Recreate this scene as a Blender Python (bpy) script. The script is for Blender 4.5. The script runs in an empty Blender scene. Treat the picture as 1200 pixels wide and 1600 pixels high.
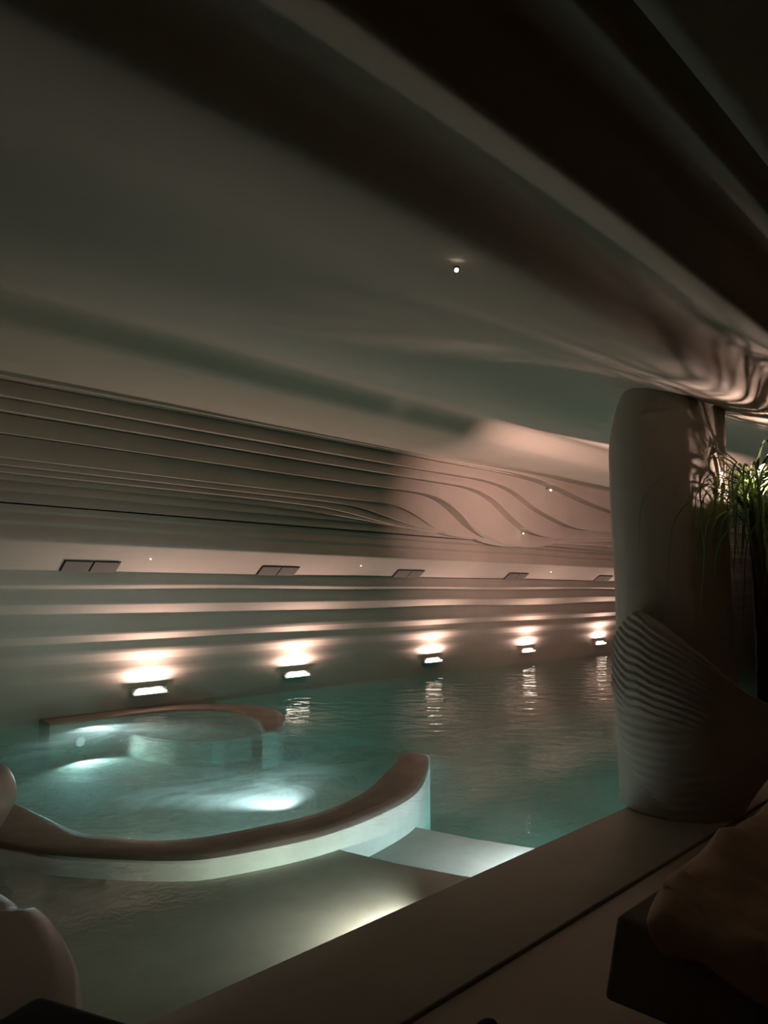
import bpy, bmesh, math, random
from mathutils import Vector, Matrix, noise
random.seed(7)
SC = bpy.context.scene
COL = SC.collection
# ------------------------------------------------------------------ camera
f_px = 1155.0
pitch = math.atan(122 / f_px)
th = math.atan(1135 * math.cos(pitch) / f_px)
FWD = Vector((math.cos(th) * math.cos(pitch), math.sin(th) * math.cos(pitch), math.sin(pitch)))
RGT = Vector((math.sin(th), -math.cos(th), 0))
UP = RGT.cross(FWD)
FH = Vector((math.cos(th), math.sin(th), 0))
cd = bpy.data.cameras.new('camera')
cam = bpy.data.objects.new('camera', cd)
COL.objects.link(cam)
cd.sensor_fit = 'VERTICAL'
cd.sensor_height = 36.0
cd.lens = 36.0 * f_px / 1600
cd.clip_start = 0.05
cd.clip_end = 100
M = Matrix((RGT, UP, -FWD)).transposed().to_4x4()
M.translation = Vector((0, 0, 1.5))
cam.matrix_world = M
SC.camera = cam
# ------------------------------------------------------------------ world, exposure, render quality
W = bpy.data.worlds.new('world')
SC.world = W
W.use_nodes = True
W.node_tree.nodes['Background'].inputs[0].default_value = (0.02, 0.017, 0.013, 1)
W.node_tree.nodes['Background'].inputs[1].default_value = 0.0
SC.view_settings.view_transform = 'Standard'
SC.view_settings.look = 'None'
SC.view_settings.gamma = 1
SC.view_settings.use_curve_mapping = False
SC.view_settings.exposure = -0.3
SC.cycles.use_denoising = True
SC.cycles.max_bounces = 8
SC.cycles.diffuse_bounces = 5
SC.cycles.glossy_bounces = 4
SC.cycles.transparent_max_bounces = 12
SC.cycles.sample_clamp_indirect = 2.0
SC.cycles.caustics_reflective = False
SC.cycles.caustics_refractive = False
POOL = 2.4      # master strength of the underwater lamps
WARM = (1.0, 0.68, 0.60)
COOL = (0.80, 0.95, 1.0)

# ------------------------------------------------------------------ helpers
def light(name, kind, loc, power, color, parent=None, target=None, size=0.05, size_y=None, spot=None, blend=0.5):
    d = bpy.data.lights.new(name, kind)
    d.energy = power
    d.color = color
    if kind == 'AREA':
        d.size = size
        if size_y:
            d.shape = 'RECTANGLE'
            d.size_y = size_y
    else:
        d.shadow_soft_size = size
    if kind == 'SPOT':
        d.spot_size = math.radians(spot)
        d.spot_blend = blend
    o = bpy.data.objects.new(name, d)
    COL.objects.link(o)
    loc = Vector(loc)
    if target is not None:
        q = (Vector(target) - loc).to_track_quat('-Z', 'Y')
        o.rotation_euler = q.to_euler()
    if parent is not None:
        o.parent = parent
        loc = loc - parent.location
    o.location = loc
    return o

def obj(name, bm, mat, parent=None, smooth=True, angle=None):
    me = bpy.data.meshes.new(name)
    bmesh.ops.recalc_face_normals(bm, faces=bm.faces[:])
    bm.to_mesh(me)
    bm.free()
    if mat:
        me.materials.append(mat)
    if smooth:
        me.shade_smooth()
        if angle is not None:
            me.set_sharp_from_angle(angle=math.radians(angle))
    o = bpy.data.objects.new(name, me)
    COL.objects.link(o)
    if parent is not None:
        o.parent = parent
        o.matrix_parent_inverse = Matrix.Translation(-parent.location)
    return o

def thing(name, label, cat, loc=(0, 0, 0), group=None):
    o = bpy.data.objects.new(name, None)
    COL.objects.link(o)
    o.location = loc
    o['label'] = label
    o['category'] = cat
    if group:
        o['group'] = group
    return o

def tag(o, label=None, cat=None, group=None, kind=None):
    if label: o['label'] = label
    if cat: o['category'] = cat
    if group: o['group'] = group
    if kind: o['kind'] = kind
    return o

def grid(bm, rows, close=False):
    """rows: list of lists of points -> quad sheet"""
    vs = [[bm.verts.new(p) for p in r] for r in rows]
    n = len(rows[0])
    for i in range(len(rows) - 1):
        for j in range(n if close else n - 1):
            k = (j + 1) % n
            bm.faces.new((vs[i][j], vs[i][k], vs[i + 1][k], vs[i + 1][j]))
    return vs

def box(bm, x0, x1, y0, y1, z0, z1, bev=0.0, mat=None):
    r = bmesh.ops.create_cube(bm, size=1)
    for v in r['verts']:
        v.co = Vector((x0 + (v.co.x + .5) * (x1 - x0), y0 + (v.co.y + .5) * (y1 - y0), z0 + (v.co.z + .5) * (z1 - z0)))
    if bev:
        es = set(e for v in r['verts'] for e in v.link_edges)
        bmesh.ops.bevel(bm, geom=list(es), offset=bev, segments=3, affect='EDGES', profile=0.5)
    return r

def lerp_tab(tab, x):
    if x <= tab[0][0]: return tab[0][1]
    for (a, va), (b, vb) in zip(tab, tab[1:]):
        if x <= b:
            t = (x - a) / (b - a)
            return va + (vb - va) * t
    return tab[-1][1]

def smooth_tab(tab, x, w=0.28):
    s = 0
    ws = 0
    for k in range(-4, 5):
        g = math.exp(-(k / 2.2) ** 2)
        s += g * lerp_tab(tab, x + k * w / 2)
        ws += g
    return s / ws

def catmull(pts, n=8, closed=False):
    out = []
    N = len(pts)
    rng = range(N if closed else N - 1)
    for i in rng:
        if closed:
            p = [Vector(pts[(i + k) % N]) for k in (-1, 0, 1, 2)]
        else:
            p = [Vector(pts[max(0, min(N - 1, i + k))]) for k in (-1, 0, 1, 2)]
        for j in range(n):
            t = j / n
            out.append(.5 * ((2 * p[1]) + (-p[0] + p[2]) * t + (2 * p[0] - 5 * p[1] + 4 * p[2] - p[3]) * t * t + (-p[0] + 3 * p[1] - 3 * p[2] + p[3]) * t ** 3))
    if not closed:
        out.append(Vector(pts[-1]))
    return out

# ------------------------------------------------------------------ materials
def new_mat(name):
    m = bpy.data.materials.new(name)
    m.use_nodes = True
    return m, m.node_tree, m.node_tree.nodes['Principled BSDF']

def plaster(name, c1, c2, rough=0.75, scale=1.2, bump=0.25, fine=55.0, spec=0.3, dist=0.01):
    m, nt, b = new_mat(name)
    N, L = nt.nodes, nt.links
    tc = N.new('ShaderNodeTexCoord')
    n1 = N.new('ShaderNodeTexNoise'); n1.inputs['Scale'].default_value = scale; n1.inputs['Detail'].default_value = 8
    n1.inputs['Roughness'].default_value = 0.6
    r = N.new('ShaderNodeValToRGB')
    r.color_ramp.elements[0].position = 0.3; r.color_ramp.elements[0].color = (*c1, 1)
    r.color_ramp.elements[1].position = 0.72; r.color_ramp.elements[1].color = (*c2, 1)
    L.new(tc.outputs['Object'], n1.inputs['Vector'])
    L.new(n1.outputs['Fac'], r.inputs['Fac'])
    L.new(r.outputs['Color'], b.inputs['Base Color'])
    n2 = N.new('ShaderNodeTexNoise'); n2.inputs['Scale'].default_value = fine; n2.inputs['Detail'].default_value = 4
    L.new(tc.outputs['Object'], n2.inputs['Vector'])
    bp = N.new('ShaderNodeBump'); bp.inputs['Strength'].default_value = bump; bp.inputs['Distance'].default_value = dist
    L.new(n2.outputs['Fac'], bp.inputs['Height'])
    L.new(bp.outputs['Normal'], b.inputs['Normal'])
    b.inputs['Roughness'].default_value = rough
    b.inputs['Specular IOR Level'].default_value = spec
    return m

def plain(name, c, rough=0.5, metal=0.0, spec=0.5):
    m, nt, b = new_mat(name)
    N, L = nt.nodes, nt.links
    n1 = N.new('ShaderNodeTexNoise'); n1.inputs['Scale'].default_value = 30
    mx = N.new('ShaderNodeMixRGB'); mx.blend_type = 'MULTIPLY'; mx.inputs[0].default_value = 0.15
    mx.inputs[1].default_value = (*c, 1)
    L.new(n1.outputs['Color'], mx.inputs[2])
    L.new(mx.outputs[0], b.inputs['Base Color'])
    b.inputs['Roughness'].default_value = rough
    b.inputs['Metallic'].default_value = metal
    b.inputs['Specular IOR Level'].default_value = spec
    return m

def emit(name, c, s):
    m, nt, b = new_mat(name)
    b.inputs['Base Color'].default_value = (.8, .8, .8, 1)
    b.inputs['Emission Color'].default_value = (*c, 1)
    b.inputs['Emission Strength'].default_value = s
    return m

MW = plaster('wall_plaster', (.46, .40, .33), (.54, .465, .39), bump=.18, fine=70, dist=.006)
MC = plaster('ceiling_plaster', (.46, .41, .33), (.52, .465, .375), scale=.6, bump=.08, dist=.004)
MCOL = plaster('column_plaster', (.40, .36, .30), (.48, .42, .35), bump=.5, fine=90, rough=.6, dist=.006)
MD = plaster('deck_microcement', (.30, .27, .22), (.38, .33, .27), scale=1.6, rough=.45, bump=.15, spec=.4, dist=.004)
MF = plaster('lounge_floor', (.30, .22, .17), (.40, .30, .235), scale=1.1, rough=.5, bump=.15, spec=.4, dist=.004)
MP = plaster('pool_plaster', (.44, .43, .375), (.60, .585, .52), scale=2.2, rough=.8, bump=.05, fine=20, dist=.003)
MPD = plaster('deep_pool_plaster', (.22, .46, .43), (.28, .54, .50), scale=1.5, rough=.8, bump=.2, dist=.01)
MR = plaster('coping_wet_cement', (.24, .19, .155), (.38, .31, .26), scale=3.0, rough=.5, bump=.3, fine=25, spec=.5, dist=.008)
MDARK = plain('dark_joint', (.03, .025, .02), .7)
MMET = plain('dark_metal', (.05, .045, .04), .35, .7)
MVENT = plaster('vent_panel_shade', (.15, .13, .11), (.18, .155, .13), bump=.05)  # shade on the vent panels is put into this darker colour
MBULB = emit('lamp_lens', (1.0, .80, .62), 16)
MTRAY = plaster('white_lamp_tray', (.7, .68, .64), (.75, .73, .70), bump=.02)
MPIN = emit('pin_light_lens', (1.0, .85, .7), 14)
MUW = emit('underwater_lens', (.85, .95, 1.0), .5)

def water_mat():
    m = bpy.data.materials.new('pool_water')
    m.use_nodes = True
    nt = m.node_tree
    N, L = nt.nodes, nt.links
    N.clear()
    out = N.new('ShaderNodeOutputMaterial')
    geo = N.new('ShaderNodeNewGeometry')
    # calm ripples, long across the pool
    du = N.new('ShaderNodeVectorMath'); du.operation = 'DOT_PRODUCT'; du.inputs[1].default_value = (.62, -.68, 0)
    dv = N.new('ShaderNodeVectorMath'); dv.operation = 'DOT_PRODUCT'; dv.inputs[1].default_value = (1.25, 1.10, 0)
    L.new(geo.outputs['Position'], du.inputs[0]); L.new(geo.outputs['Position'], dv.inputs[0])
    cb = N.new('ShaderNodeCombineXYZ'); L.new(du.outputs['Value'], cb.inputs[0]); L.new(dv.outputs['Value'], cb.inputs[1])
    n1 = N.new('ShaderNodeTexNoise'); n1.inputs['Scale'].default_value = 2.2; n1.inputs['Detail'].default_value = 1.0
    n1.inputs['Distortion'].default_value = .4
    L.new(cb.outputs[0], n1.inputs['Vector'])
    n2 = N.new('ShaderNodeTexNoise'); n2.inputs['Scale'].default_value = 13.0; n2.inputs['Detail'].default_value = 4
    n2.inputs['Distortion'].default_value = 1.2
    L.new(geo.outputs['Position'], n2.inputs['Vector'])
    # mask of the bubbling spa basin
    sub = N.new('ShaderNodeVectorMath'); sub.operation = 'SUBTRACT'; sub.inputs[1].default_value = (3.75, 6.4, -.08)
    L.new(geo.outputs['Position'], sub.inputs[0])
    sc = N.new('ShaderNodeVectorMath'); sc.operation = 'MULTIPLY'; sc.inputs[1].default_value = (1 / 2.2, 1 / 2.9, 0)
    L.new(sub.outputs[0], sc.inputs[0])
    ln = N.new('ShaderNodeVectorMath'); ln.operation = 'LENGTH'
    L.new(sc.outputs[0], ln.inputs[0])
    mr = N.new('ShaderNodeMapRange'); mr.inputs['From Min'].default_value = .55; mr.inputs['From Max'].default_value = 1.05
    mr.inputs['To Min'].default_value = 1; mr.inputs['To Max'].default_value = 0
    L.new(ln.outputs['Value'], mr.inputs['Value'])
    # near shallow shelf is nearly still
    sx = N.new('ShaderNodeSeparateXYZ'); L.new(geo.outputs['Position'], sx.inputs[0])
    still = N.new('ShaderNodeMapRange'); still.inputs['From Min'].default_value = 3.8; still.inputs['From Max'].default_value = 8.0
    still.inputs['To Min'].default_value = .06; still.inputs['To Max'].default_value = 1
    L.new(sx.outputs['Y'], still.inputs['Value'])
    a1 = N.new('ShaderNodeMath'); a1.operation = 'MULTIPLY'; L.new(n1.outputs['Fac'], a1.inputs[0]); L.new(still.outputs[0], a1.inputs[1])
    k2 = N.new('ShaderNodeMath'); k2.operation = 'MULTIPLY_ADD'; k2.inputs[1].default_value = .9; k2.inputs[2].default_value = .03
    L.new(mr.outputs[0], k2.inputs[0])
    a2 = N.new('ShaderNodeMath'); a2.operation = 'MULTIPLY'; L.new(n2.outputs['Fac'], a2.inputs[0]); L.new(k2.outputs[0], a2.inputs[1])
    s = N.new('ShaderNodeMath'); s.operation = 'ADD'; L.new(a1.outputs[0], s.inputs[0]); L.new(a2.outputs[0], s.inputs[1])
    bp = N.new('ShaderNodeBump'); bp.inputs['Strength'].default_value = 1.0; bp.inputs['Distance'].default_value = .036
    L.new(s.outputs[0], bp.inputs['Height'])
    # Schlick reflectance, the same from above and below
    dt = N.new('ShaderNodeVectorMath'); dt.operation = 'DOT_PRODUCT'
    L.new(geo.outputs['Incoming'], dt.inputs[0]); L.new(bp.outputs['Normal'], dt.inputs[1])
    ab = N.new('ShaderNodeMath'); ab.operation = 'ABSOLUTE'; L.new(dt.outputs['Value'], ab.inputs[0])
    om = N.new('ShaderNodeMath'); om.operation = 'SUBTRACT'; om.inputs[0].default_value = 1; om.use_clamp = True; L.new(ab.outputs[0], om.inputs[1])
    pw = N.new('ShaderNodeMath'); pw.operation = 'POWER'; L.new(om.outputs[0], pw.inputs[0]); pw.inputs[1].default_value = 5
    fr = N.new('ShaderNodeMath'); fr.operation = 'MULTIPLY_ADD'; L.new(pw.outputs[0], fr.inputs[0]); fr.inputs[1].default_value = .9; fr.inputs[2].default_value = .025
    tr = N.new('ShaderNodeBsdfTransparent'); tr.inputs[0].default_value = (.97, .99, .985, 1)
    gl = N.new('ShaderNodeBsdfGlossy'); gl.inputs['Roughness'].default_value = .0; gl.inputs['Color'].default_value = (1, 1, 1, 1)
    L.new(bp.outputs['Normal'], gl.inputs['Normal'])
    mx = N.new('ShaderNodeMixShader'); L.new(fr.outputs[0], mx.inputs[0]); L.new(tr.outputs[0], mx.inputs[1]); L.new(gl.outputs[0], mx.inputs[2])
    # aerated water: fine bubbles drifting under the surface of the spa
    nb = N.new('ShaderNodeTexNoise'); nb.inputs['Scale'].default_value = 1.1; nb.inputs['Detail'].default_value = 7; nb.inputs['Distortion'].default_value = 1.0
    nb.inputs['Roughness'].default_value = .62
    L.new(geo.outputs['Position'], nb.inputs['Vector'])
    rb = N.new('ShaderNodeMapRange'); rb.inputs['From Min'].default_value = .42; rb.inputs['From Max'].default_value = .62
    rb.inputs['To Min'].default_value = .28; rb.inputs['To Max'].default_value = .6
    L.new(nb.outputs['Fac'], rb.inputs['Value'])
    mb = N.new('ShaderNodeMath'); mb.operation = 'MULTIPLY'; L.new(rb.outputs[0], mb.inputs[0]); L.new(mr.outputs[0], mb.inputs[1])
    tl = N.new('ShaderNodeBsdfTranslucent'); tl.inputs[0].default_value = (.70, .88, .88, 1)
    mx2 = N.new('ShaderNodeMixShader'); L.new(mb.outputs[0], mx2.inputs[0]); L.new(mx.outputs[0], mx2.inputs[1]); L.new(tl.outputs[0], mx2.inputs[2])
    L.new(mx2.outputs[0], out.inputs['Surface'])
    va = N.new('ShaderNodeVolumeAbsorption'); va.inputs['Color'].default_value = (.22, .86, .84, 1); va.inputs['Density'].default_value = .42
    L.new(va.outputs[0], out.inputs['Volume'])
    return m
MWATER = water_mat()

# ------------------------------------------------------------------ room: floor and deck
YE = 2.5      # deck edge over the pool
GROOVE = 1.86
ZW = -.08     # water level
X0, X1, YF, YB = -7.0, 36.0, -5.0, 9.3

bm = bmesh.new()
box(bm, X0, X1, YF, GROOVE - .0025, -.3, -.004, .003)
tag(obj('floor', bm, MF, smooth=True, angle=30), 'brown cement floor of the lounge side of the pool', kind='structure')
bm = bmesh.new()
box(bm, X0, X1, GROOVE + .0025, YE, -.06, .012, .008)
tag(obj('trim_1', bm, MD, smooth=True, angle=30), 'smooth wide cement coping along the near edge of the pool', kind='structure')
bm = bmesh.new()
box(bm, X0, X1, GROOVE - .05, YE - .03, -1.5, -.02)
tag(obj('trim_2', bm, MDARK, smooth=False), 'dark joint groove between coping and lounge floor', kind='structure')

# pool shell -------------------------------------------------------------
bm = bmesh.new()
box(bm, X0, X1, YE - .03, YB + .1, -1.5, -1.25)
tag(obj('floor_pool', bm, MPD, smooth=False), 'deep pool floor', kind='structure')
bm = bmesh.new()
box(bm, X0, X1, YE - .03, YE - .002, -1.3, -.06)
tag(obj('wall_pool', bm, MPD, smooth=False), 'near wall of the pool below the coping', kind='structure')

inner = [(1.75, 9.35), (1.85, 8.2), (1.98, 7.0), (2.13, 5.93), (2.16, 5.4), (2.2, 4.9), (2.4, 4.45), (2.67, 4.25), (3.04, 4.15), (3.55, 4.11), (4.12, 4.27), (4.67, 4.57), (5.08, 4.83), (5.44, 5.14)]
outer = [(1.15, 9.35), (1.25, 8.2), (1.4, 7.0), (1.5, 5.93), (1.6, 5.4), (1.8, 4.9), (1.98, 4.55), (2.36, 4.06), (2.66, 3.88), (3.3, 3.75), (3.95, 3.83), (4.5, 4.02), (5.13, 4.46), (5.66, 4.9)]
farin = [(3.6, 8.98), (4.3, 8.97), (5.0, 8.93), (5.42, 8.72), (5.66, 8.3), (5.6, 7.8), (5.38, 7.3), (5.12, 6.9)]
farout = [(3.6, 9.36), (4.3, 9.36), (5.0, 9.3), (5.55, 9.1), (6.05, 8.6), (6.12, 8.1), (5.9, 7.5), (5.3, 6.84)]

def ring(name, a, b, label):
    A = catmull([(x, y, 0) for x, y in a], 8)
    B = catmull([(x, y, 0) for x, y in b], 8)
    n = len(A)
    bm = bmesh.new()
    rows = []
    for i in range(n):
        p, q = A[i], B[i]
        d = max(0, (i - (n - 14)) / 13) ** 2
        zt = -.052 - .045 * d
        w = (q - p)
        e = .035 / max(w.length, .1)
        prof = [(0, -1.3), (0, zt - .03), (e * .3, zt - .01), (e, zt), (.35, zt + .006), (.65, zt + .006), (1 - e, zt), (1 - e * .3, zt - .01), (1, zt - .03), (1, -1.3)]
        wob = .006 * noise.noise(Vector((p.x * 2, p.y * 2, 3)))
        rows.append([(p + w * t + Vector((0, 0, z + (wob if -1 < z else 0)))) for t, z in prof])
    vs = grid(bm, rows)
    bm.faces.new(vs[-1]); bm.faces.new(vs[0])
    bm2 = bm
    o = obj(name, bm2, MR, smooth=True, angle=50)
    o.data.materials.append(MP)
    for p in o.data.polygons:
        zs = [o.data.vertices[v].co.z for v in p.vertices]
        if min(zs) < -.5:
            p.material_index = 1
    tag(o, label, 'pool wall')
    return A, B
A1, B1 = ring('curved_pool_wall', inner, outer, 'long curved low wall with wet brown top sweeping round the near side of the spa basin')
A2, B2 = ring('curved_pool_wall', farin, farout, 'short hooked wall with brown top at the far side of the spa basin by the rippled wall')

def slab(name, poly, z, zb, mat, label, bev=.02):
    bm = bmesh.new()
    top = [bm.verts.new((x, y, z)) for x, y in poly]
    bot = [bm.verts.new((x, y, zb)) for x, y in poly]
    ft = bm.faces.new(top)
    n = len(poly)
    for i in range(n):
        bm.faces.new((top[i], top[(i + 1) % n], bot[(i + 1) % n], bot[i]))
    bmesh.ops.bevel(bm, geom=[e for e in ft.edges], offset=bev, segments=2, affect='EDGES')
    return tag(obj(name, bm, mat, smooth=True, angle=35), label, kind='structure')

def mid(i0, i1):
    n = len(A1)
    return [((A1[i] * .5 + B1[i] * .5).x, (A1[i] * .5 + B1[i] * .5).y) for i in range(i0, i1)]
M1 = mid(0, len(A1))
near_sh = [p for p in M1 if not (p[1] < 5 and p[0] > 3.42)]
step_c = [p for p in M1 if p[1] < 5 and 3.38 < p[0] < 4.45]
edge1 = [(3.40, 3.95), (3.42, 3.7), (3.50, 3.3), (3.62, 2.9), (3.80, 2.49)]
edge2 = [(4.40, 4.25), (4.43, 3.95), (4.52, 3.5), (4.68, 3.0), (4.90, 2.49)]
slab('floor_shelf', [(X0, 2.49), (X0, 9.32)] + near_sh + edge1, -.195, -1.3, MP, 'shallow bathing shelf under the water', .012)
slab('floor_step', list(reversed(edge1)) + step_c + edge2, -.325, -1.3, MP, 'second underwater step leading to the deep pool', .012)
slab('floor_spa', M1 + [(5.3, 5.6), (5.35, 6.9), (5.5, 7.3), (5.8, 8.0), (5.7, 8.9), (5.2, 9.3)], -.48, -1.3, MP, 'floor of the spa basin', .02)
slab('floor_bench', [(4.35, 9.25), (4.38, 8.7), (4.42, 8.15), (4.55, 7.75), (4.8, 7.42), (5.3, 7.35), (5.8, 8.0), (5.7, 8.9), (5.2, 9.25)], -.22, -.63, MP, 'underwater seat in the far corner of the spa basin', .02)

# water ------------------------------------------------------------------
bm = bmesh.new()
box(bm, X0 + .01, X1 - .01, YE - .001, YB + .12, -1.4, ZW)
water = tag(obj('pool_water', bm, MWATER, smooth=False), 'clear teal pool water rippling between the deck and the rear wall', 'water')
water['kind'] = 'stuff'

# ------------------------------------------------------------------ rear wall with ripples
NX = 220
XS = [X0 + (X1 - X0) * i / NX for i in range(NX + 1)]
XF = sorted(set([X0, -4, -1] + [1 + .09 * i for i in range(int(17 / .09))] + [18 + i for i in range(19)]))
low = [(9.30, -1.45), (9.30, -.10), (9.30, .06), (9.297, .20), (9.297, .35), (9.292, .37), (9.272, .425), (9.267, .44), (9.268, .50), (9.272, .585), (9.266, .605), (9.222, .69), (9.214, .705), (9.215, .76), (9.222, .835), (9.212, .86), (9.155, .93), (9.146, .945), (9.147, 1.04), (9.152, 1.155), (9.142, 1.18),
       (9.085, 1.24), (9.005, 1.315), (8.995, 1.33), (8.994, 1.40), (9.0, 1.485), (8.99, 1.50), (8.905, 1.55), (8.895, 1.565), (8.895, 1.64), (8.90, 1.715), (8.865, 1.727), (8.70, 1.853), (8.685, 1.858), (8.48, 2.005), (8.45, 2.02), (8.435, 2.04), (8.43, 2.07), (8.46, 2.14), (8.48, 2.2), (8.44, 2.24), (8.45, 2.29), (8.47, 2.33), (8.43, 2.36), (8.44, 2.42)]
bm = bmesh.new()
rows = []
for (y, z) in low:
    r = []
    for x in XF:
        k = .02 if z > .3 else 0
        if 1.7 < z < 2.1: k = .005
        dz = k * noise.noise(Vector((x * .35, z * 2.2, 1.7)))
        dy = k * 1.2 * noise.noise(Vector((x * .3, z * 2.5, 7.7)))
        r.append(Vector((x, y + dy, z + dz)))
    rows.append(r)
rows.append([Vector((x, 9.6, 2.42)) for x in XF])
grid(bm, rows)
wall = tag(obj('wall_rear', bm, MW, smooth=True, angle=38), 'rear wall of horizontal plaster ripples above the water', kind='structure')

# stacked flowing layers ------------------------------------------------------
layers = [
 (7.40, [(2.35, 3.531), (7.57, 3.554), (9.1, 3.546), (10.6, 3.545), (11.6, 3.50), (12.4, 3.42), (13.49, 3.26), (14.68, 3.141), (20, 3.1)]),
 (7.60, [(2.42, 3.39), (7.78, 3.388), (9.73, 3.39), (10.3, 3.385), (11.01, 3.30), (11.78, 2.985), (12.94, 2.758), (13.74, 2.716), (15.05, 2.75), (20, 2.78)]),
 (7.75, [(2.48, 3.275), (7.93, 3.262), (9.37, 3.259), (10.1, 3.25), (10.72, 3.10), (11.09, 2.85), (11.69, 2.56), (12.47, 2.50), (15.33, 2.64), (20, 2.7)]),
 (7.90, [(2.54, 3.08), (8.08, 3.071), (9.03, 3.07), (9.5, 3.02), (9.87, 2.85), (10.37, 2.53), (11.03, 2.344), (11.8, 2.285), (12.51, 2.348), (13.18, 2.48), (15.62, 2.60), (20, 2.66)]),
 (8.03, [(2.6, 2.852), (6.92, 2.853), (8.1, 2.855), (8.6, 2.83), (8.99, 2.721), (9.5, 2.50), (10.16, 2.40), (11.0, 2.42), (20, 2.55)]),
 (8.09, [(2.6, 2.785), (6.92, 2.785), (7.6, 2.77), (8.1, 2.70), (8.9, 2.55), (10, 2.46), (20, 2.53)]),
 (8.14, [(2.63, 2.717), (5.85, 2.720), (7.1, 2.70), (7.75, 2.636), (8.31, 2.56), (9.22, 2.47), (11, 2.47), (20, 2.52)]),
 (8.19, [(2.63, 2.65), (5.85, 2.65), (7.1, 2.62), (8.0, 2.57), (9, 2.5), (20, 2.5)]),
 (8.24, [(2.68, 2.548), (8.44, 2.541), (16.5, 2.49), (20, 2.49)]),
 (8.32, [(2.7, 2.432), (8.49, 2.425), (16.59, 2.40), (20, 2.40)]),
]
XL = sorted(set([X0, -4, -1] + [1 + .12 * i for i in range(50)] + [7 + .045 * i for i in range(180)] + [15.2 + .2 * i for i in range(20)] + [20, 24, 28, 32, X1]))
zprev = None
wall_layers = []
ztab = []
for k, (Y, tab) in enumerate(layers):
    zz = []
    for i, x in enumerate(XL):
        z = smooth_tab(tab, x)
        zz.append(z)
    ztab.append(zz)
for k, (Y, tab) in enumerate(layers):
    zb = ztab[k]
    # top of this face sits just above the lowest point reached by all layers in front of it
    bm = bmesh.new()
    cols = []
    Yn = layers[k + 1][0] if k + 1 < len(layers) else 8.47
    for i, x in enumerate(XL):
        z = zb[i]
        top = 3.60 if k == 0 else max(ztab[k - 1][i], z) + .02
        h = top - z
        # plan bulge of the big drape on the right
        bul = -.10 * math.exp(-((x - 11.6) / 1.6) ** 2) * (1 if k < 4 else .0)
        Yk = Y + .02 * noise.noise(Vector((x * .4, k * 3.1, 0)))
        y = Yk + bul
        lean = min(.05, h * .22)
        cols.append([Vector((x, 8.9, z + .05)), Vector((x, Yn + .06, z + .03)), Vector((x, Yn - .02 + bul, z + .018)), Vector((x, y + .03, z + .004)), Vector((x, y + .01, z)), Vector((x, y, z + .008)),
                     Vector((x, y + .004, z + .03)), Vector((x, y + lean * .35, z + .03 + (h - .03) * .35)), Vector((x, y + lean * .8, z + .03 + (h - .03) * .7)), Vector((x, y + lean, top))])
    rows = [[c[j] for c in cols] for j in range(len(cols[0]))]
    grid(bm, rows)
    o = obj('plaster_layer', bm, MW, wall, smooth=True, angle=50)
    wall_layers.append(o)

# ------------------------------------------------------------------ wavy ceiling
ceil_pts = [(7.44, 3.53), (7.42, 3.56), (7.3, 3.578), (6.9, 3.545), (6.4, 3.525), (6.1, 3.535), (5.99, 3.57), (5.91, 3.63), (5.83, 3.69), (5.73, 3.73), (5.6, 3.72), (5.4, 3.66), (5.2, 3.582), (4.9, 3.46), (4.5, 3.32), (4.0, 3.15), (3.6, 3.03), (3.35, 2.985),
            (3.15, 2.995), (2.95, 3.05), (2.75, 3.09), (2.55, 3.07), (2.35, 3.01), (2.1, 2.93), (1.9, 2.875), (1.77, 2.865), (1.71, 2.91), (1.66, 2.98), (1.58, 3.03), (1.46, 2.99), (1.32, 2.89), (1.20, 2.805), (1.155, 2.80), (1.135, 2.85), (1.09, 2.97), (1.0, 3.02),
            (.93, 2.985), (.87, 2.93), (.84, 2.945), (.79, 3.03), (.73, 3.06), (.716, 2.97), (.70, 2.955), (.5, 2.96), (0, 3.0), (-.6, 2.93), (-1.2, 3.0), (-2.0, 2.94), (-3.2, 3.0), (-5.05, 2.95)]
def pull(y, z):      # near part pulled lower; lounge end raised to shade it from pool light
    if y < .6: return (0, y, z + .15)
    k = 1 - .1 * min(1, max(0, ((z - 1.5) / y - .42) / .18))
    return (0, y * k, 1.5 + (z - 1.5) * k)
prof = catmull([pull(y, z) for y, z in ceil_pts if not (.5 <= y < .7)], 4)
XC = [X0, -5, -3, -1.5] + [-.5 + .25 * i for i in range(100)] + [25, 28, 32, X1]
rows = []
for p in prof:
    r = []
    for x in XC:
        k = .035
        dz = k * noise.noise(Vector((x * .22, p.y * .7, 4.4)))
        dy = k * noise.noise(Vector((x * .25, p.y * .6, 9.1)))
        if p.y > 6.9: dz *= .2; dy *= .2
        r.append(Vector((x, p.y + dy, p.z + dz)))
    rows.append(r)
bm = bmesh.new()
grid(bm, rows)
tag(obj('ceiling', bm, MC, smooth=True), 'undulating plaster ceiling running the length of the pool', kind='structure')

# enclosing walls -----------------------------------------------------------
MBACK = plaster('lounge_wall_plaster', (.22, .18, .14), (.28, .23, .18))
for nm, a in (('wall_left', (X0 - .2, X0, YF, 9.6, -1.4, 4)), ('wall_right', (X1, X1 + .2, YF, 9.6, -1.4, 4)), ('wall_front', (X0, X1, YF - .2, YF, -.4, 4)), ('wall_behind', (X0, X1, 9.62, 9.8, -1.4, 4)), ('ceiling_slab', (X0, X1, YF, 9.6, 3.9, 4.1))):
    bm = bmesh.new(); box(bm, *a)
    tag(obj(nm, bm, MBACK, smooth=False), kind='structure')

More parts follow.
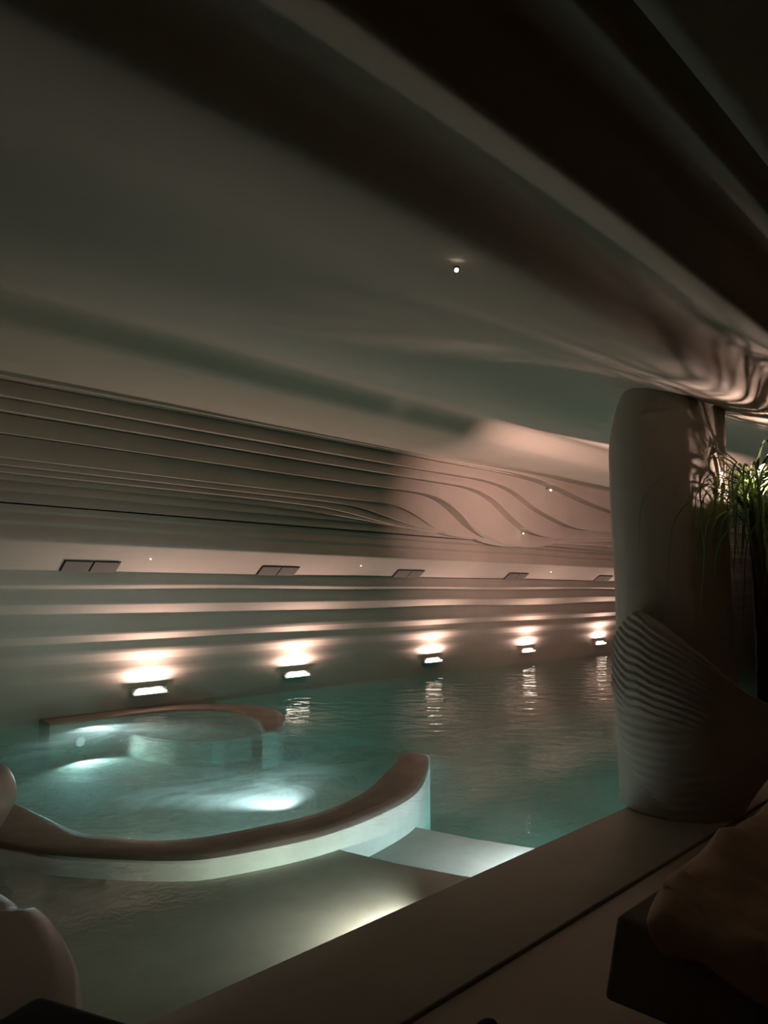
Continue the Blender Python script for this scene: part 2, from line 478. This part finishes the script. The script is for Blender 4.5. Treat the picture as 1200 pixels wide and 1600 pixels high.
# ------------------------------------------------------------------ wall lamps over the waterline
lamp_x = [5.00, 7.50, 10.78, 13.98, 17.22, 20.5]
where = ['leftmost, above the spa basin', 'second from left, beyond the hooked wall', 'third from the left', 'fourth from the left', 'rightmost, just left of the column']
for i, x in enumerate(lamp_x):
    z = .165 + (.02 if i else 0)
    yb = 9.29
    t = thing('wall_lamp', 'slim glowing lamp low on the rippled wall, ' + (where[i] if i < 5 else 'hidden behind the column'), 'wall lamp', (x, yb, z), 'slim lamps along the waterline')
    bm = bmesh.new()
    box(bm, x - .25, x + .25, yb - .10, yb + .01, z - .045, z - .032, .003)
    box(bm, x - .25, x + .25, yb - .042, yb - .036, z - .04, z + .052)
    box(bm, x - .25, x + .25, yb - .037, yb + .01, z - .04, z - .03)
    obj('tray', bm, MTRAY, t)
    bm = bmesh.new(); box(bm, x - .22, x + .08, yb - .088, yb - .060, z - .031, z - .008, .004)
    obj('lens', bm, MBULB, t)
    bm = bmesh.new(); box(bm, x + .10, x + .23, yb - .085, yb - .060, z - .018, z - .004, .004)
    obj('lens', bm, MBULB, t)
    if i < 6:
        light('bulb', 'AREA', (x, yb - .072, z + .002), 31, WARM, t, (x, yb - .30, z + 1.6), size=.36, size_y=.02)

# ventilation panels in the soffit
vx = [(3.92, 0), (6.75, 1), (9.6, 2), (12.9, 3), (16.6, 4), (20.0, 5)]
vlab = ['leftmost', 'second from the left', 'third from the left', 'fourth from the left', 'fifth from the left', 'rightmost, cut by the column']
def soff(s):   # point along the soffit, s 0..1
    return Vector((0, 8.865 + (8.70 - 8.865) * s, 1.727 + (1.853 - 1.727) * s))
nrm = Vector((0, -.126, -.155)).normalized()
for x, i in vx:
    c = soff(.5)
    t = thing('ceiling_vent', 'flush two-panel ventilation flap in the pink-lit soffit, ' + vlab[i], 'vent', (x, c.y, c.z), 'flaps in the soffit')
    def panel(name, xa, xb, sa, sb, mat, th_, lift):
        bm = bmesh.new()
        P = [Vector((xa, *soff(sa).yz)), Vector((xb, *soff(sa).yz)), Vector((xb, *soff(sb).yz)), Vector((xa, *soff(sb).yz))]
        a = [bm.verts.new(p + nrm * lift) for p in P]
        b = [bm.verts.new(p + nrm * (lift + th_)) for p in P]
        bm.faces.new(a); bm.faces.new(b)
        for j in range(4): bm.faces.new((a[j], a[(j + 1) % 4], b[(j + 1) % 4], b[j]))
        return obj(name, bm, mat, t, smooth=False)
    panel('frame', x - .35, x + .35, .02, .98, MDARK, .006, .0)
    panel('panel', x - .335, x - .012, .05, .97, MVENT, .012, .012)
    panel('panel', x + .012, x + .325, .05, .97, MVENT, .012, .012)

# tiny pin lights
def pin(loc, label, r=.012, dirv=Vector((0, 0, -1))):
    t = thing('pin_light', label, 'spotlight', loc, 'tiny pin lights')
    bm = bmesh.new()
    bmesh.ops.create_cone(bm, cap_ends=False, segments=20, radius1=r * 1.5, radius2=r * 1.35, depth=.006, matrix=Matrix.Translation(Vector(loc) + Vector((0, 0, .003))))
    obj('ring', bm, MMET, t)
    bm = bmesh.new()
    bmesh.ops.create_uvsphere(bm, u_segments=12, v_segments=8, radius=r, matrix=Matrix.Translation(Vector(loc) - Vector((0, 0, .006))))
    obj('lens', bm, MPIN, t)
pin((2.133, 1.697, 2.722), 'single bright pin light recessed in the wavy ceiling, upper middle', .008)
pin((11.95, 7.33, 3.36), 'tiny pin light on the pink sweep of the flowing wall left of the column', .018)
pin((11.6, 7.72, 2.55), 'tiny pin light near the lower lip of the flowing wall drape', .014)
for x, l in ((4.62, 'above the leftmost vent flap'), (8.3, 'between the second and third vent flaps'), (14.0, 'right of the fourth vent flap')):
    pin((x, 8.63, 1.895), 'minute white pin light in the pink-lit soffit, ' + l, .007)

# ------------------------------------------------------------------ underwater lamps
def uw(loc, tgt, power, label, spot=150, col=COOL, r=.06):
    loc = Vector(loc)
    t = thing('underwater_lamp', label, 'pool light', loc, 'underwater pool lamps')
    d = (Vector(tgt) - loc).normalized()
    q = d.to_track_quat('Z', 'Y').to_matrix().to_4x4()
    bm = bmesh.new()
    bmesh.ops.create_cone(bm, cap_ends=True, segments=20, radius1=r * 1.3, radius2=r * 1.15, depth=.02, matrix=Matrix.Translation(loc - d * .02) @ q)
    obj('bezel', bm, MMET, t)
    bm = bmesh.new()
    bmesh.ops.create_cone(bm, cap_ends=True, segments=20, radius1=r, radius2=r * .8, depth=.012, matrix=Matrix.Translation(loc - d * .004) @ q)
    obj('lens', bm, MUW, t)
    light('bulb', 'SPOT', loc + d * .02, power * POOL, col, t, loc + d, r * .6, spot=spot, blend=.6)
uw((2.86, 2.52, -.14), (2.60, 3.3, -.35), 46, 'hidden lamp under the coping lighting the shallow shelf', 140, (1.0, .82, .70), .02)
uw((4.35, 2.53, -.18), (4.2, 3.2, -.6), 64, 'hidden lamp under the coping lighting the second step', 130, (1.0, .87, .95), .03)
uw((6.6, 2.53, -.5), (6.3, 3.7, -1.1), 85, 'hidden lamp in the near wall of the deep pool beside the column', 110)
uw((10.5, 2.53, -.5), (10.3, 3.7, -1.1), 60, 'hidden lamp in the near wall of the deep pool behind the column', 110)
uw((3.9, 8.80, -.28), (3.95, 7.9, -.45), 42, 'bluish lamp glowing at the far side of the spa basin', 135, (.95, .96, .95))
uw((3.45, 4.2, -.2), (3.6, 5.2, -.62), 60, 'bluish lamp under the near curved wall of the spa basin', 120, (.95, .96, .97))
uw((1.98, 6.0, -.2), (3.0, 6.3, -.6), 34, 'pale lamp in the left side of the spa basin', 120, (1.0, .97, .90))

# ------------------------------------------------------------------ column
CC = FH * 5.25 + RGT * 2.07
def cw(r, f, z): return CC + RGT * r + FH * f + Vector((0, 0, z))
sec = catmull([(-.40, .12, 0), (-.385, -.05, 0), (-.30, -.19, 0), (-.16, -.27, 0), (-.03, -.305, 0)], 6) + \
      catmull([(.0, -.305, 0), (.12, -.23, 0), (.25, -.15, 0), (.355, -.07, 0), (.40, .02, 0), (.40, .15, 0), (.30, .33, 0), (0, .42, 0), (-.27, .36, 0), (-.38, .24, 0)], 5)
col = thing('column', 'tall smooth plaster column with a flared ribbed skirt standing on the coping', 'column', CC)
bm = bmesh.new()
rows = []
for j in range(41):
    z = .02 + 3.0 * j / 40
    s = 1.0 - .035 * math.exp(-((z - 1.4) / .5) ** 2) + .04 * max(0, (z - 2.5)) 
    r = []
    for p in sec:
        g = 1.0
        if z > 2.45 and p.x < -.05:      # the shaft curves in under the ceiling on the left
            g = 1 - .20 * ((z - 2.45) / .42) ** 2
        r.append(cw(p.x * s * g, p.y * s, z))
    rows.append(r)
vs = grid(bm, rows, close=True)
obj('shaft', bm, MCOL, col, smooth=True, angle=35)

rim_t = [(170, 1.12), (190, 1.25), (208, 1.355), (222, 1.31), (240, 1.225), (270, 1.04), (300, .83), (320, .73), (345, .64), (370, .57), (400, .56), (440, .62), (480, .9), (510, 1.05), (530, 1.12)]
def rimz(a):
    if a < 170: a += 360
    if a > 530: a -= 360
    return smooth_tab(rim_t, a, 8)
rad_t = [(170, .425), (215, .425), (245, .43), (270, .44), (300, .56), (320, .68), (345, .86), (370, 1.0), (400, 1.0), (440, .85), (480, .55), (530, .425)]
def rimr(a):
    return smooth_tab(rad_t, a, 8)
left_t = [(0, .315), (.08, .335), (.22, .372), (.5, .425), (.82, .455), (1.05, .445), (1.25, .425), (1.36, .40)]
bm = bmesh.new()
NA, NZ = 260, 150
rows = []
for j in range(NZ + 1):
    v = j / NZ
    r = []
    for i in range(NA):
        a = 170 + 360 * i / NA
        zr = rimz(a)
        rz_s = zr if a > 215 else max(zr, 1.33)
        z = v * zr
        base = .315 + .05 * max(0, math.sin(math.radians(a - 270)))
        lz = lerp_tab(left_t, z)
        R_ = rimr(a)
        wgt = min(1, max(0, (R_ - .43) / .4))
        # flaring bowl on the right, slim vase on the left
        bowl = base + (R_ - base) * (v ** 1.1)
        rad = lz * (1 - wgt) + bowl * wgt
        # ribs run parallel to the sloping rim and turn level lower down
        fade_r = max(0.0, 1 - max(0, (a - 262) / 45)) if a < 420 else .15
        sp = .058 - .026 * min(1, max(0, (a - 200) / 90))
        ph = (rz_s + .0045 * max(0, 228 - a) ** 2 / (max(0, 228 - a) + 12) - z) / sp
        up = min(1, max(0, (z - .62 + .0012 * (a - 200)) / .2))
        s1 = (ph % 1.0)
        saw = (1 - s1) ** .6 if s1 > .18 else s1 / .18
        n_low = (z + .03 * math.sin(math.radians(a * 2))) / .062
        s2 = n_low % 1.0
        saw2 = 1 - abs(2 * s2 - 1)
        amp = .022 * fade_r * up * saw * min(1, ph * .8 + .35) + .009 * (1 - up) * saw2 * max(.25, 1 - max(0, (a - 230) / 60))
        rad += amp
        aa = math.radians(a)
        r.append(cw(math.cos(aa) * rad, math.sin(aa) * rad, z + .013))
    rows.append(r)
# rolled rim and inner face
for dr, dz in ((-.012, .012), (-.03, .012), (-.045, -.005), (-.05, -.05), (-.05, -.12)):
    r = []
    for i in range(NA):
        a = 170 + 360 * i / NA
        q = rows[NZ][i]
        c = cw(0, 0, q.z)
        d = (q - c)
        r.append(c + d.normalized() * (d.length + dr) + Vector((0, 0, dz)))
    rows.append(r)
grid(bm, rows, close=True)
obj('ribbed_skirt', bm, MCOL, col, smooth=True)
bm = bmesh.new()
MSOIL = plaster('soil', (.02, .014, .01), (.05, .035, .025), scale=12, bump=.8, fine=40, dist=.02)
r = []
for i in range(60):
    a = 170 + 360 * i / 60
    aa = math.radians(a)
    rad = rimr(a) * .72
    r.append(cw(math.cos(aa) * rad, math.sin(aa) * rad, .5))
c0 = bm.verts.new(cw(.2, .1, .54))
vv = [bm.verts.new(p) for p in r]
for i in range(60): bm.faces.new((c0, vv[i], vv[(i + 1) % 60]))
obj('soil', bm, MSOIL, col)

# ------------------------------------------------------------------ plant with drooping leaves
def leaf_mat():
    m, nt, b = new_mat('leaf_green')
    N, L = nt.nodes, nt.links
    oi = N.new('ShaderNodeObjectInfo')
    r = N.new('ShaderNodeValToRGB')
    r.color_ramp.elements[0].color = (.045, .10, .02, 1); r.color_ramp.elements[1].color = (.17, .27, .06, 1)
    L.new(oi.outputs['Random'], r.inputs[0]); L.new(r.outputs[0], b.inputs['Base Color'])
    b.inputs['Roughness'].default_value = .38
    return m
ML = leaf_mat()
MTRUNK = plaster('trunk_bark', (.05, .035, .025), (.10, .07, .05), scale=8, bump=.8, fine=30, dist=.02)
PC = cw(.50, -.14, 0)
crown = PC + Vector((0, 0, 2.2))
plant = thing('drooping_plant', 'green plant with long narrow arching and hanging leaves beside the column', 'plant', PC + Vector((0, 0, .5)))
bm = bmesh.new()
rows = []
for j in range(20):
    z = .48 + (2.10 - .48) * j / 19
    rr = .06 - .018 * j / 19 + .006 * (j % 2)
    c = PC + Vector((.03 * math.sin(z * 3), .03 * math.cos(z * 2.3), z))
    rows.append([c + Vector((math.cos(t * math.pi / 5) * rr, math.sin(t * math.pi / 5) * rr, 0)) for t in range(10)])
grid(bm, rows, close=True)
obj('trunk', bm, MTRUNK, plant)
def leaf_mesh(length, up, droop, width, curl):
    bm = bmesh.new()
    n = 14
    p = Vector((0, 0, 0)); ang = up
    L_, C_, R_ = [], [], []
    for i in range(n + 1):
        t = i / n
        w = width * (1 - t) ** .7 * min(1, .45 + t * 4)
        side = Vector((-math.sin(curl * t), math.cos(curl * t), 0))
        d = Vector((math.cos(ang) * math.cos(curl * t), math.cos(ang) * math.sin(curl * t), math.sin(ang)))
        upv = d.cross(side)
        L_.append(p + side * w + upv * w * -.35); C_.append(p.copy()); R_.append(p - side * w + upv * w * -.35)
        p = p + d * (length / n)
        ang = max(-1.53, ang - droop * (0.35 + t) / n * 1.6)
    grid(bm, [L_, C_, R_])
    me = bpy.data.meshes.new('leaf'); bm.to_mesh(me); bm.free(); me.materials.append(ML); me.shade_smooth()
    return me
metas = [leaf_mesh(random.uniform(.6, 1.4), random.uniform(.2, 1.3), random.uniform(1.7, 4.2), random.uniform(.006, .013), random.uniform(-.5, .5)) for _ in range(26)]
for i in range(270):
    o = bpy.data.objects.new('leaf', metas[i % len(metas)])
    a = i * 2.39996
    hz = random.uniform(-.28, .10)
    base = crown + Vector((math.cos(a) * .05, math.sin(a) * .05, hz))
    if i % 3 == 0:
        base += RGT * random.uniform(-.05, .30) + FH * random.uniform(-.15, .2)
    o.rotation_euler = (random.uniform(-.12, .12), random.uniform(-.12, .12), a + random.uniform(-.3, .3))
    s = random.uniform(.75, 1.15)
    o.scale = (s, s, s)
    o.location = base - plant.location
    o.parent = plant
    COL.objects.link(o)

# uplights ------------------------------------------------------------------------
def uplight(loc, tgt, power, label, col=WARM, spot=120, r=.035, blend=.3, soft=.02):
    loc = Vector(loc)
    t = thing('uplight', label, 'spotlight', loc, 'plant uplights')
    d = (Vector(tgt) - loc).normalized()
    q = d.to_track_quat('Z', 'Y').to_matrix().to_4x4()
    bm = bmesh.new()
    bmesh.ops.create_cone(bm, cap_ends=False, segments=24, radius1=r * .8, radius2=r * 1.1, depth=.09, matrix=Matrix.Translation(loc - d * .05) @ q)
    obj('housing', bm, MMET, t)
    bm = bmesh.new()
    bmesh.ops.create_cone(bm, cap_ends=True, segments=24, radius1=r * .7, radius2=r * .9, depth=.01, matrix=Matrix.Translation(loc - d * .02) @ q)
    obj('lens', bm, MPIN, t)
    light('bulb', 'SPOT', loc + d * .01, power, col, t, loc + d, soft, spot=spot, blend=blend)
up1 = cw(.70, -.16, 2.08)
uplight(up1, up1 + Vector((0, 0, 1)) - RGT * .5, 260, 'small uplight among the leaves of the drooping plant beside the column', spot=135, blend=.35)
uplight((6.6, 2.38, 1.7), (11.2, 6.3, 3.45), 2300, 'uplight hidden behind the column shining on the flowing wall', col=(1.0, .63, .57), spot=68, blend=1.0, soft=.05)
bm = bmesh.new()
bmesh.ops.create_cone(bm, cap_ends=True, segments=16, radius1=.03, radius2=.03, depth=1.6, matrix=Matrix.Translation((6.6, 2.38, .82)))
tag(obj('lamp_post', bm, MMET), 'thin post behind the column carrying an uplight', 'post')

# ------------------------------------------------------------------ bench and throw (bottom right)
MBENCH = plaster('bench_fabric', (.17, .13, .10), (.22, .175, .14), scale=14, bump=.4, fine=160, rough=.9, dist=.002)
MTHROW = plaster('throw_linen', (.36, .21, .14), (.44, .27, .18), scale=5, bump=.3, fine=180, rough=.9, dist=.002)
bx, by = 2.40, 1.262
bench = thing('bench', 'dark upholstered low bench with a square corner on the lounge floor', 'bench', (bx + .8, by - .6, 0))
bm = bmesh.new()
box(bm, bx, bx + 1.7, by - 1.5, by, .15, .42, .02)
bmesh.ops.subdivide_edges(bm, edges=bm.edges[:], cuts=2, use_grid_fill=True)
for v in bm.verts:
    k = 1 - min(1, max(0, (v.co.z - .15) / .27))
    if v.co.x < bx + .3: v.co.x -= .03 * k
    if v.co.y > by - .3: v.co.y += .04 * k
obj('seat', bm, MBENCH, bench, smooth=True, angle=40)
bm = bmesh.new(); box(bm, bx + .22, bx + 1.5, by - 1.3, by - .16, 0, .16, .01)
obj('plinth', bm, MDARK, bench)
bm = bmesh.new()
G = 110
rows = []
for j in range(G + 1):
    r = []
    v = j / G
    for i in range(G + 1):
        u = i / G
        y = by - .005 - v * 1.35
        st = min(1, v / .14)
        xs = bx + .42 - (.48 + .08 * v + .02 * math.sin(v * 23)) * st * (2 - st)
        x = xs + u * (bx + 1.55 - xs)
        z = .428
        hx, hy = (x - (bx + .98)) / .62, (y - (by - .26)) / .34
        heap = .115 * math.exp(-(hx * hx + hy * hy) * 1.1)
        q = Vector((x * 1.6 + y * 1.1, y * 1.6 - x * 1.9, 0))
        w = noise.noise(Vector((q.x * .9, q.y * 2.6, 2))) + .5 * noise.noise(Vector((q.x * 2.2, q.y * 5.5, 5)))
        ed = min(1, min(u * 1.3, 1 - u, v * 1.5, 1 - v) * 9)
        z += heap * ed ** .5 + (.075 * abs(w) + .006) * ed
        if x < bx + .0:
            over = bx - x
            x = bx - .014 - .012 * abs(noise.noise(Vector((y * 9, over * 4, 0)))) - .02 * min(1, over / .1)
            z = .43 - over
        r.append(Vector((x, y, z)))
    rows.append(r)
grid(bm, rows)
o = obj('throw', bm, MTHROW, smooth=True)
sm = o.modifiers.new('thick', 'SOLIDIFY'); sm.thickness = .008; sm.offset = 1
tag(o, 'crumpled reddish brown linen throw heaped on the dark bench', 'throw')

# wooden post-like seat edge at the right frame border
MWOOD = plaster('warm_wood', (.16, .09, .05), (.26, .15, .09), scale=6, bump=.2, rough=.5)
bm = bmesh.new(); box(bm, 4.30, 4.80, .93, 1.43, .0, .25, .03)
tag(obj('stool', bm, MWOOD, smooth=True, angle=40), 'low warm brown block stool behind the bench at the right edge', 'stool')

# ------------------------------------------------------------------ sculpted forms at the left edge
MSC = plaster('sculpted_cement', (.20, .16, .125), (.27, .22, .175), rough=.45, bump=.12, spec=.45, dist=.004)
bm = bmesh.new()
edge = catmull([(.86, 1.75, 0), (.99, 2.12, 0), (1.12, 2.45, 0), (1.19, 2.76, 0), (1.215, 3.0, 0), (1.19, 3.12, 0), (1.20, 3.25, 0), (1.17, 3.42, 0), (1.02, 3.62, 0), (.7, 3.75, 0), (.2, 3.78, 0), (-.6, 3.7, 0)], 6)
rows = []
prf = [(0.10, -.19), (.04, -.05), (.01, .1), (0, .24), (-.01, .28), (-.03, .30), (-.10, .31)]
for k, p in enumerate(edge):
    a = edge[max(0, k - 1)]; b = edge[min(len(edge) - 1, k + 1)]
    t = (b - a).normalized(); nn = Vector((t.y, -t.x, 0))
    dip = .03 * max(0, min(1, (p.y - 3.02) / .12))
    rows.append([p + nn * d + Vector((0, 0, z - (dip if z > 0 else 0))) for d, z in prf])
vs = grid(bm, rows)
bm.faces.new([r[-1] for r in vs] + [bm.verts.new((-.7, 3.4, .31)), bm.verts.new((-.7, 1.72, .31))])
tag(obj('wing_wall', bm, MSC, smooth=True), 'low rounded cement wing wall jutting from the deck into the pool at the left edge', 'wall')
bm = bmesh.new()
pr = [(-.2, .20), (-.10, .205), (.0, .24), (.1, .29), (.19, .335), (.25, .345), (.33, .325), (.40, .28), (.43, .2), (.44, .08), (.44, .001)]
cb = Vector((1.43, 5.08, 0))
cb = FH * 4.62 + RGT * (-2.60)
PR = catmull([(r, 0, z) for z, r in pr], 5)
rows = [[cb + Vector((math.cos(t * math.pi / 24) * p.x, math.sin(t * math.pi / 24) * p.x, p.z)) for t in range(48)] for p in PR]
grid(bm, rows, close=True)
tag(obj('newel', bm, MSC, smooth=True), 'rounded mushroom-shaped cement newel rising from the water at the left edge', 'post')
# dark cushion at the bottom left corner
MBLK = plaster('black_fabric', (.012, .009, .008), (.02, .016, .014), scale=20, rough=.95, bump=.3, fine=150, dist=.002)
bm = bmesh.new()
c = Vector((.0, 0, 1.5)) + (FWD + RGT * (62 - 600) / f_px + UP * (800 - 1548) / f_px) * 1.62
ang = math.radians(20)
box(bm, -.55, 0, -.5, .0, -.5, 0, .025)
for v in bm.verts:
    x, y = v.co.x, v.co.y
    # far corner of the box points away from the camera
    v.co = Vector((c.x + x * math.cos(ang) - y * math.sin(ang), c.y + x * math.sin(ang) + y * math.cos(ang), c.z + v.co.z))
zmin = min(v.co.z for v in bm.verts)
for v in bm.verts:
    if v.co.z < zmin + .2: v.co.z = max(0.0, v.co.z - zmin)
tag(obj('ottoman', bm, MBLK, smooth=True, angle=40), 'black fabric ottoman whose corner shows at the bottom left', 'ottoman')
# small dark knob at bottom edge
bm = bmesh.new()
bmesh.ops.create_uvsphere(bm, u_segments=20, v_segments=12, radius=.032, matrix=Matrix.Translation((2.18, 1.64, .012)) @ Matrix.Diagonal((1.5, 1.0, .55, 1)))
tag(obj('slipper_tip', bm, MBLK), 'small black rounded tip on the floor at the bottom edge', 'slipper')

# ------------------------------------------------------------------ dim fill lamp added out of view behind the camera
t = thing('added_fill_lamp', 'dim warm fill lamp added over the lounge, unseen behind the viewpoint', 'lamp', (3.5, -2.2, 2.3))
bm = bmesh.new()
bmesh.ops.create_uvsphere(bm, u_segments=20, v_segments=12, radius=.16, matrix=Matrix.Translation((3.5, -2.2, 2.2)))
obj('fill_globe', bm, emit('fill_glow', (1, .6, .4), .6), t)
bm = bmesh.new()
bmesh.ops.create_cone(bm, cap_ends=True, segments=8, radius1=.006, radius2=.006, depth=.62, matrix=Matrix.Translation((3.5, -2.2, 2.65)))
obj('fill_cord', bm, MMET, t)
light('bulb', 'POINT', (3.5, -2.2, 1.98), .6, (1.0, .66, .46), t, size=.15)
